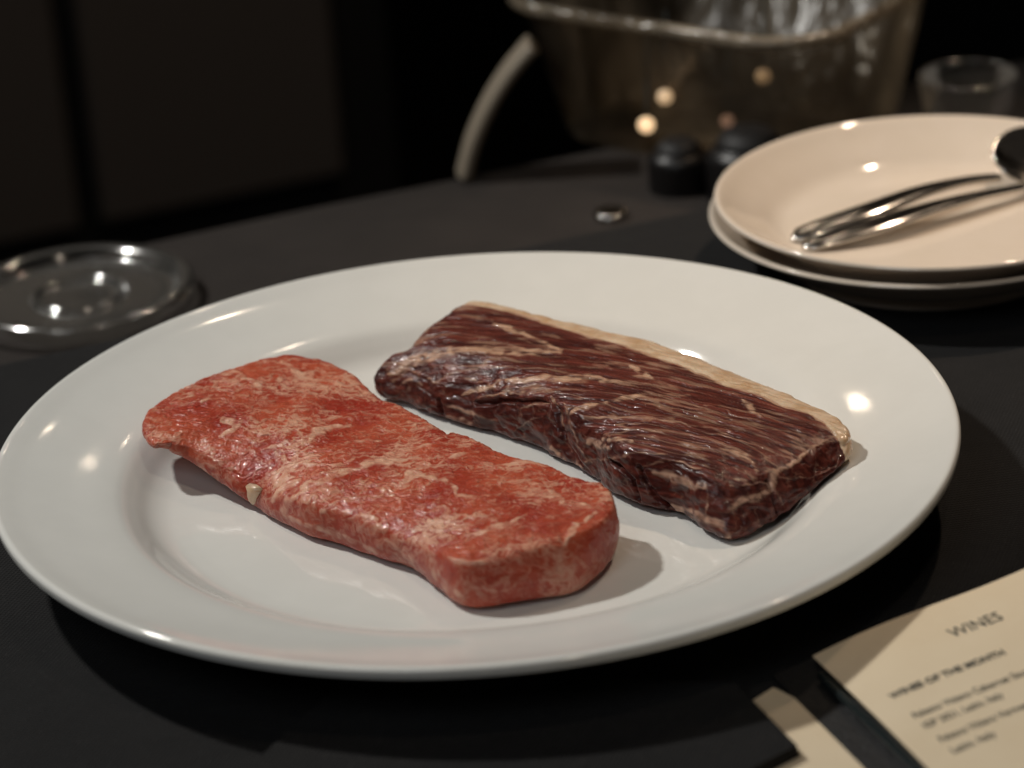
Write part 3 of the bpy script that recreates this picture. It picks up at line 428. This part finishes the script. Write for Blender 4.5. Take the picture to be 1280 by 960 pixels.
# ---------------------------------------------------------------- side plates, cutlery
SP = [(0, .0075), (.035, .0075), (.052, .0077), (.059, .0090), (.066, .0132), (.073, .0176), (.0785, .0214), (.0803, .0222), (.0812, .0216), (.0808, .0203), (.074, .0158), (.064, .0092), (.055, .0052), (.0525, .0040), (.052, .0004), (.0495, .0004), (.049, .0038), (.02, .0045), (0, .0045)]
lower = lathe('side_plate', SP, M['side_china'], n=220, per=5, loc=(.1590, .9905, 0)); tag(lower, 'lower of two stacked warm-tinted white side plates, under the cutlery plate', 'plate', 'stacked side plates')
upper = lower.copy(); COL.objects.link(upper); upper.location = (.1613, .9913, .0062); tag(upper, 'upper warm-tinted white side plate of the stack with a spoon and fork on it', 'plate', 'stacked side plates')
def ribbon(name, path, widths, thick, mat, parent=None, per=8, cup=0.):
    """flat bar swept along 3-D points, rounded section"""
    P = smooth_profile(path, per); W = smooth_profile([(w, 0) for w in widths], per)[:, 0]; T = smooth_profile([(t, 0) for t in thick], per)[:, 0]
    rings = []
    for i in range(len(P)):
        tg = P[min(i + 1, len(P) - 1)] - P[max(i - 1, 0)]; tg /= np.linalg.norm(tg); sd = np.cross(tg, (0, 0, 1)); sd /= np.linalg.norm(sd); nm = np.cross(sd, tg)
        ring = []
        for a in np.linspace(0, 2 * np.pi, 20, endpoint=False):
            x, y = math.cos(a), math.sin(a); x = math.copysign(abs(x) ** .75, x)
            ring.append(tuple(P[i] + sd * W[i] / 2 * x + nm * (T[i] / 2 * y + cup * x * x * W[i])))
        rings.append(ring)
    return loops(name, rings, mat, parent)
spoon = tag(empty('spoon', (0, 0, 0)), 'steel spoon lying behind the fork on the upper side plate', 'spoon')
ribbon('handle', [(0.1074, 0.9838, 0.0153), (0.1104, 0.9838, 0.0157), (0.1227, 0.987, 0.018), (0.1384, 0.9922, 0.0203), (0.1582, 1.0039, 0.0215), (0.1766, 1.0144, 0.0205), (0.1909, 1.0206, 0.0188)], [.0050, .0110, .0128, .0122, .0094, .0062, .0052], [.0016, .0030, .0036, .0038, .0036, .0036, .0036], M['steel'], spoon)
# bowl of the spoon: shell tipped towards the viewer
V, Fb = [], []; nu, nv = 20, 28
bo = np.array([0.2112, 1.0334, .0225]); ax = np.array([.86, .43, -.06]); ax /= np.linalg.norm(ax); sx = np.array([-.40, .72, .56]); sx -= ax * (sx @ ax); sx /= np.linalg.norm(sx); nz = np.cross(ax, sx)
for shell in (0, 1):
    for i in range(nu + 1):
        r = i / nu
        for k in range(nv):
            a = 2 * math.pi * k / nv; x = r * math.cos(a); y = r * math.sin(a)
            p = bo + ax * (.0230 * x) + sx * (.0145 * y * (1 - .12 * x)) + nz * (-.0062 * (1 - r * r) + (.0 if shell == 0 else -.0011)); V.append(tuple(p))
o2 = (nu + 1) * nv
for i in range(nu):
    for k in range(nv):
        k2 = (k + 1) % nv; Fb.append((i * nv + k, (i + 1) * nv + k, (i + 1) * nv + k2, i * nv + k2)); Fb.append((o2 + i * nv + k, o2 + i * nv + k2, o2 + (i + 1) * nv + k2, o2 + (i + 1) * nv + k))
for k in range(nv):
    k2 = (k + 1) % nv; Fb.append((nu * nv + k, o2 + nu * nv + k, o2 + nu * nv + k2, nu * nv + k2))
mesh_obj('bowl', V, Fb, M['steel'], spoon)
fork = tag(empty('fork', (0, 0, 0)), 'steel fork lying in front of the spoon on the upper side plate', 'fork')
ribbon('handle', [(0.1117, 0.9753, 0.0151), (0.1145, 0.9745, 0.0155), (0.1273, 0.9774, 0.0172), (0.1429, 0.9826, 0.0188), (0.1607, 0.9915, 0.0195), (0.1805, 1.0018, 0.019), (0.199, 1.0117, 0.0172)], [.0050, .0110, .0128, .0122, .0094, .0064, .0052], [.0016, .0030, .0036, .0038, .0036, .0036, .0036], M['steel'], fork)
ribbon('head', [(0.1979, 1.0112, 0.0173), (0.2065, 1.0152, 0.0162), (0.214, 1.0187, 0.0152), (0.2215, 1.0222, 0.0142)], [.0044, .0110, .0180, .0200], [.0026, .0020, .0018, .0018], M['steel'], fork)
for k in range(4):
    o = np.array([-.38, .86]) * (.0072 - .0048 * k)
    ribbon('tine', [(0.2210 + o[0], 1.0219 + o[1], 0.0142), (0.2360 + o[0], 1.0292 + o[1], 0.0144), (0.2500 + o[0], 1.0357 + o[1], 0.0162)], [.0028, .0026, .0014], [.0018, .0016, .0010], M['steel'], fork)

# ---------------------------------------------------------------- glass things
lid = lathe('glass_lid', [(.001, .0030), (.0125, .0030), (.0142, .0036), (.0158, .0046), (.0172, .0036), (.0190, .0030), (.0320, .0032), (.0345, .0042), (.0365, .0058), (.0395, .0066), (.0414, .0056), (.0418, .0035), (.0410, .0008), (.0380, 0), (.0340, .0008), (.0165, .0006), (.001, .0006)], M['lid_glass'], n=160, per=5, loc=(-.1730, 1.0760, -.0298))
lid.scale = (1.14, 1.14, 1.5)
tag(lid, 'round clear glass lid with a small ring at its centre behind the steak plate', 'lid')
tum = lathe('shot_glass', [(.001, .006), (.012, .0065), (.0165, .012), (.0200, .034), (.0208, .0405), (.0218, .0412), (.0226, .0405), (.0222, .034), (.0185, .008), (.0165, .0006), (.012, 0), (.001, .0004)], M['glass'], n=96, per=5, loc=(.2090, 1.190, -.0298)); tum.scale = (.96, .96, .84)
tag(tum, 'small tapered clear glass on the dark table behind the side plates', 'glass')
# cloudy plastic tub
tub = tag(empty('plastic_tub', (.108, 1.241, -.0296), -.68), 'cloudy clear plastic tub with a curved handle at the back of the table', 'tub')
def ring(w, h, r, z): return [(x, y, z) for x, y in rounded_rect(w, h, r, 8)]
loops('wall', [ring(.138, .096, .028, 0), ring(.141, .099, .028, .002), ring(.162, .128, .030, .066), ring(.166, .132, .030, .0675), ring(.162, .128, .029, .0675), ring(.157, .123, .028, .0655), ring(.137, .095, .026, .004)], M['tub'], tub)
rim = [(x, y, .067) for x, y in rounded_rect(.168, .134, .031, 12)]
def tube(name, pts, rad, mat, parent=None, closed=False, n=10):
    P = np.array(pts); rings = []
    m = len(P)
    for i in range(m):
        a, b = (P[(i - 1) % m], P[(i + 1) % m]) if closed else (P[max(i - 1, 0)], P[min(i + 1, m - 1)])
        tg = (b - a) / np.linalg.norm(b - a); u = np.cross(tg, (0.13, .21, 1)); u /= np.linalg.norm(u); w = np.cross(u, tg)
        rings.append([tuple(P[i] + rad * (math.cos(t) * u + math.sin(t) * w)) for t in np.linspace(0, 2 * math.pi, n, endpoint=False)])
    if closed: rings.append(rings[0])
    return loops(name, rings, mat, parent, not closed, not closed)
M['handle'] = m_simple('milky_plastic', (.25, .21, .16), .45)
M['rim'] = m_tub('thick_clear_plastic', .25, 1., (.36, .30, .225))
tube('rim', rim, .0032, M['rim'], tub, True)
hp = smooth_profile([(.0192, 1.20, .0292), (.0088, 1.20, .0179), (-.0010, 1.20, .0038), (-.0092, 1.20, -.0124), (-.0145, 1.20, -.0285)], 8)
ca, sa = math.cos(.68), math.sin(.68)
hl = [((p[0] - .108) * ca - (p[1] - 1.241) * sa, (p[0] - .108) * sa + (p[1] - 1.241) * ca, p[2] + .0296) for p in hp]
ribbon('handle', hl, [.021] * len(hl), [.008] * len(hl), M['handle'], tub, per=1)
def jar(loc, s, label):
    r = empty('jar', loc); tag(r, label, 'jar', 'small dark jars before the tub')
    lathe('body', [(.001, 0), (.0200, 0), (.0215, .002), (.0220, .018), (.0205, .024), (.0165, .0275), (.0150, .028), (.001, .0282)], M['dark_glass'], r, n=48, per=4)
    lathe('lid', [(.001, .0362), (.006, .0360), (.0115, .0345), (.0148, .0312), (.0150, .0285), (.001, .0284)], M['jar_lid'], r, n=40, per=4)
    r.scale = (s, s, s); return r
M['jar_lid'] = m_simple('black_steel_lid', (.007, .006, .006), .6)
jar((.0790, 1.166, -.0296), .62, 'smaller squat black jar before the plastic tub')
jar((.1080, 1.150, -.0296), .85, 'wider squat black jar before the plastic tub, partly behind the side plates')
for k, (loc, rad, e, lab) in enumerate([((0.067, 1.19, -0.0083), 0.0036, 1.0, 'brightest tan stand-in glint low before the plastic tub'), ((0.0757, 1.19, 0.004), 0.0034, 0.45, 'dim orange stand-in glint just above the brightest one by the tub'), ((0.1191, 1.19, 0.0103), 0.0034, 0.5, 'stand-in glint high near the right corner of the tub'), ((0.1027, 1.19, -0.0091), 0.003, 0.4, 'faint pink stand-in glint between the jars and the tub corner')]):  # glowing balls added to imitate lamp reflections in the tub
    t = NT('glint_glow'); t.p(Base_Color=(.5, .4, .3), Emission_Color=(1, .66, .36) if k < 3 else (1, .6, .45), Emission_Strength=e * 1.1)
    rt = tag(empty('glint_ball', loc), lab, 'glint', 'added warm glints at the tub')
    lathe('ball', [(0, -rad), (rad * .7, -rad * .7), (rad, 0), (rad * .7, rad * .7), (0, rad)], t.m, rt, n=20, per=3)
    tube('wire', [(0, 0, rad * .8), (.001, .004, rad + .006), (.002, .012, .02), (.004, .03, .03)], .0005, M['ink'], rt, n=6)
disc = lathe('glint_disc', [(.001, .005), (.009, .005), (.0112, .0042), (.0122, .001), (.0118, .0004), (.0108, .0035), (.001, .0042)], M['steel'], n=42, per=3, loc=(.0468, 1.1356, -.0298)); disc.scale = (.62, .62, .62); tag(disc, 'shiny steel disc, stand-in for a glint on the table beyond the steak plate', 'cap')  # small steel disc invented to give one bright spot on the table

# ---------------------------------------------------------------- wine menu, paper, napkin
TL = np.array([.0781, .6889, .0045]); TRv = np.array([.1366, .7098, .0151]) - TL; Dv = np.array([.0994, .6301, .0045]) - TL
e1 = TRv / np.linalg.norm(TRv); e2 = Dv - e1 * (Dv @ e1); e2 /= np.linalg.norm(e2); e3 = np.cross(e2, e1); e3 *= np.sign(e3[2])
menu = tag(empty('wine_menu', tuple(TL)), 'black menu board holding a cream sheet headed WINES', 'menu')
PWD, PHT = .125, .19
def page_pt(u, v, lift=0.):
    w = .0009 * math.sin(u * 70 + .6) * math.exp(-v / .05) + .0007 * math.sin(v * 45 + u * 40)
    return TL + e1 * u + e2 * v + e3 * (w + lift)
def sheet(name, u0, u1, v0, v1, lift, thick, mat, parent, wav=True, nu=36, nv=44):
    V = []; F = []
    for s in (0, 1):
        for i in range(nu + 1):
            for j in range(nv + 1):
                u, v = u0 + (u1 - u0) * i / nu, v0 + (v1 - v0) * j / nv
                p = page_pt(u, v, lift - s * thick) if wav else TL + e1 * u + e2 * v + e3 * (lift - s * thick)
                V.append(tuple(p - TL))
    off = (nu + 1) * (nv + 1); g = lambda i, j: i * (nv + 1) + j
    for i in range(nu):
        for j in range(nv):
            F.append((g(i, j), g(i, j + 1), g(i + 1, j + 1), g(i + 1, j))); F.append(tuple(off + k for k in (g(i, j), g(i + 1, j), g(i + 1, j + 1), g(i, j + 1))))
    for i in range(nu):
        for j in (0, nv): F.append((g(i, j), g(i + 1, j), off + g(i + 1, j), off + g(i, j)))
    for j in range(nv):
        for i in (0, nu): F.append((g(i, j), g(i, j + 1), off + g(i, j + 1), off + g(i, j)))
    return mesh_obj(name, V, F, mat, parent, False)
sheet('backing_board', -.0118, PWD + .004, -.0026, PHT, -.0012, .0022, M['leather'], menu, False, 2, 2)
page = sheet('page', 0, PWD, 0, PHT, .0008, .0003, M['paper'], menu)
rod = []
for k in range(30): rod.append(tuple(e1 * (-.0022) + e2 * (.009 + k * .006) + e3 * .0006))
tube('clamp_bar', rod, .0013, m_simple('glossy_black_bar', (.015, .022, .024), .12, Coat_Weight=.5), menu)
def text(body, u, v, size, width, bold):
    cu = bpy.data.curves.new('lettering', 'FONT'); cu.body = body; cu.size = 1; cu.offset = bold; cu.resolution_u = 3
    ob = bpy.data.objects.new('tmp', cu); COL.objects.link(ob); bpy.context.view_layer.update()
    me = bpy.data.meshes.new_from_object(ob.evaluated_get(bpy.context.evaluated_depsgraph_get())); bpy.data.objects.remove(ob)
    k = width / max(vt.co.x for vt in me.vertices)
    for vt in me.vertices:
        p = page_pt(u + vt.co.x * k, v - vt.co.y * size, .00095) - TL; vt.co = p
    me.materials.clear(); me.materials.append(M['ink']); o = bpy.data.objects.new('lettering', me); COL.objects.link(o); o.parent = page; return o
text('WINES', .0345, .0184, .0066, .0160, .004)
text('WINES OF THE MONTH', .0072, .0335, .0037, .0350, .034)
text('Falesco Vitiano Cabernet Sauvignon', .0077, .0449, .0038, .0415, .012)
text('IGP 2021, Lazio, Italy', .0077, .0504, .0038, .0240, .012)
text('Falesco Vitiano Vermentino', .0082, .0580, .0038, .0312, .012)
text('Lazio, Italy', .0083, .0640, .0038, .0131, .012)

under = tag(empty('menu_sheet', (0, 0, 0)), 'cream paper sheet half hidden under the wine menu', 'paper')
def flat_poly(name, pts, z, t, mat, parent=None):
    rings = [[(x, y, z) for x, y in pts], [(x, y, z + t) for x, y in pts]]
    o = loops(name, rings, mat, parent, smooth=False); return o
flat_poly('sheet', [(.0583, .6736), (.0660, .6812), (.1300, .6000), (.0500, .5400), (.0150, .6100)][::-1], .0008, .0004, M['paper'], under)
nap = empty('napkin', (0, 0, 0)); tag(nap, 'folded black napkin overlapping the paper sheet at the front corner', 'napkin')
for k in range(3):
    flat_poly('fold', [(.0689 - .0004 * k, .6442), (.0560 - .0003 * k, .6795 - .0004 * k), (-.0500, .7000), (-.0900, .6300), (-.02, .59), (.0300, .6150)][::-1], .0014 + k * .0012, .0011, M['cloth'], nap)
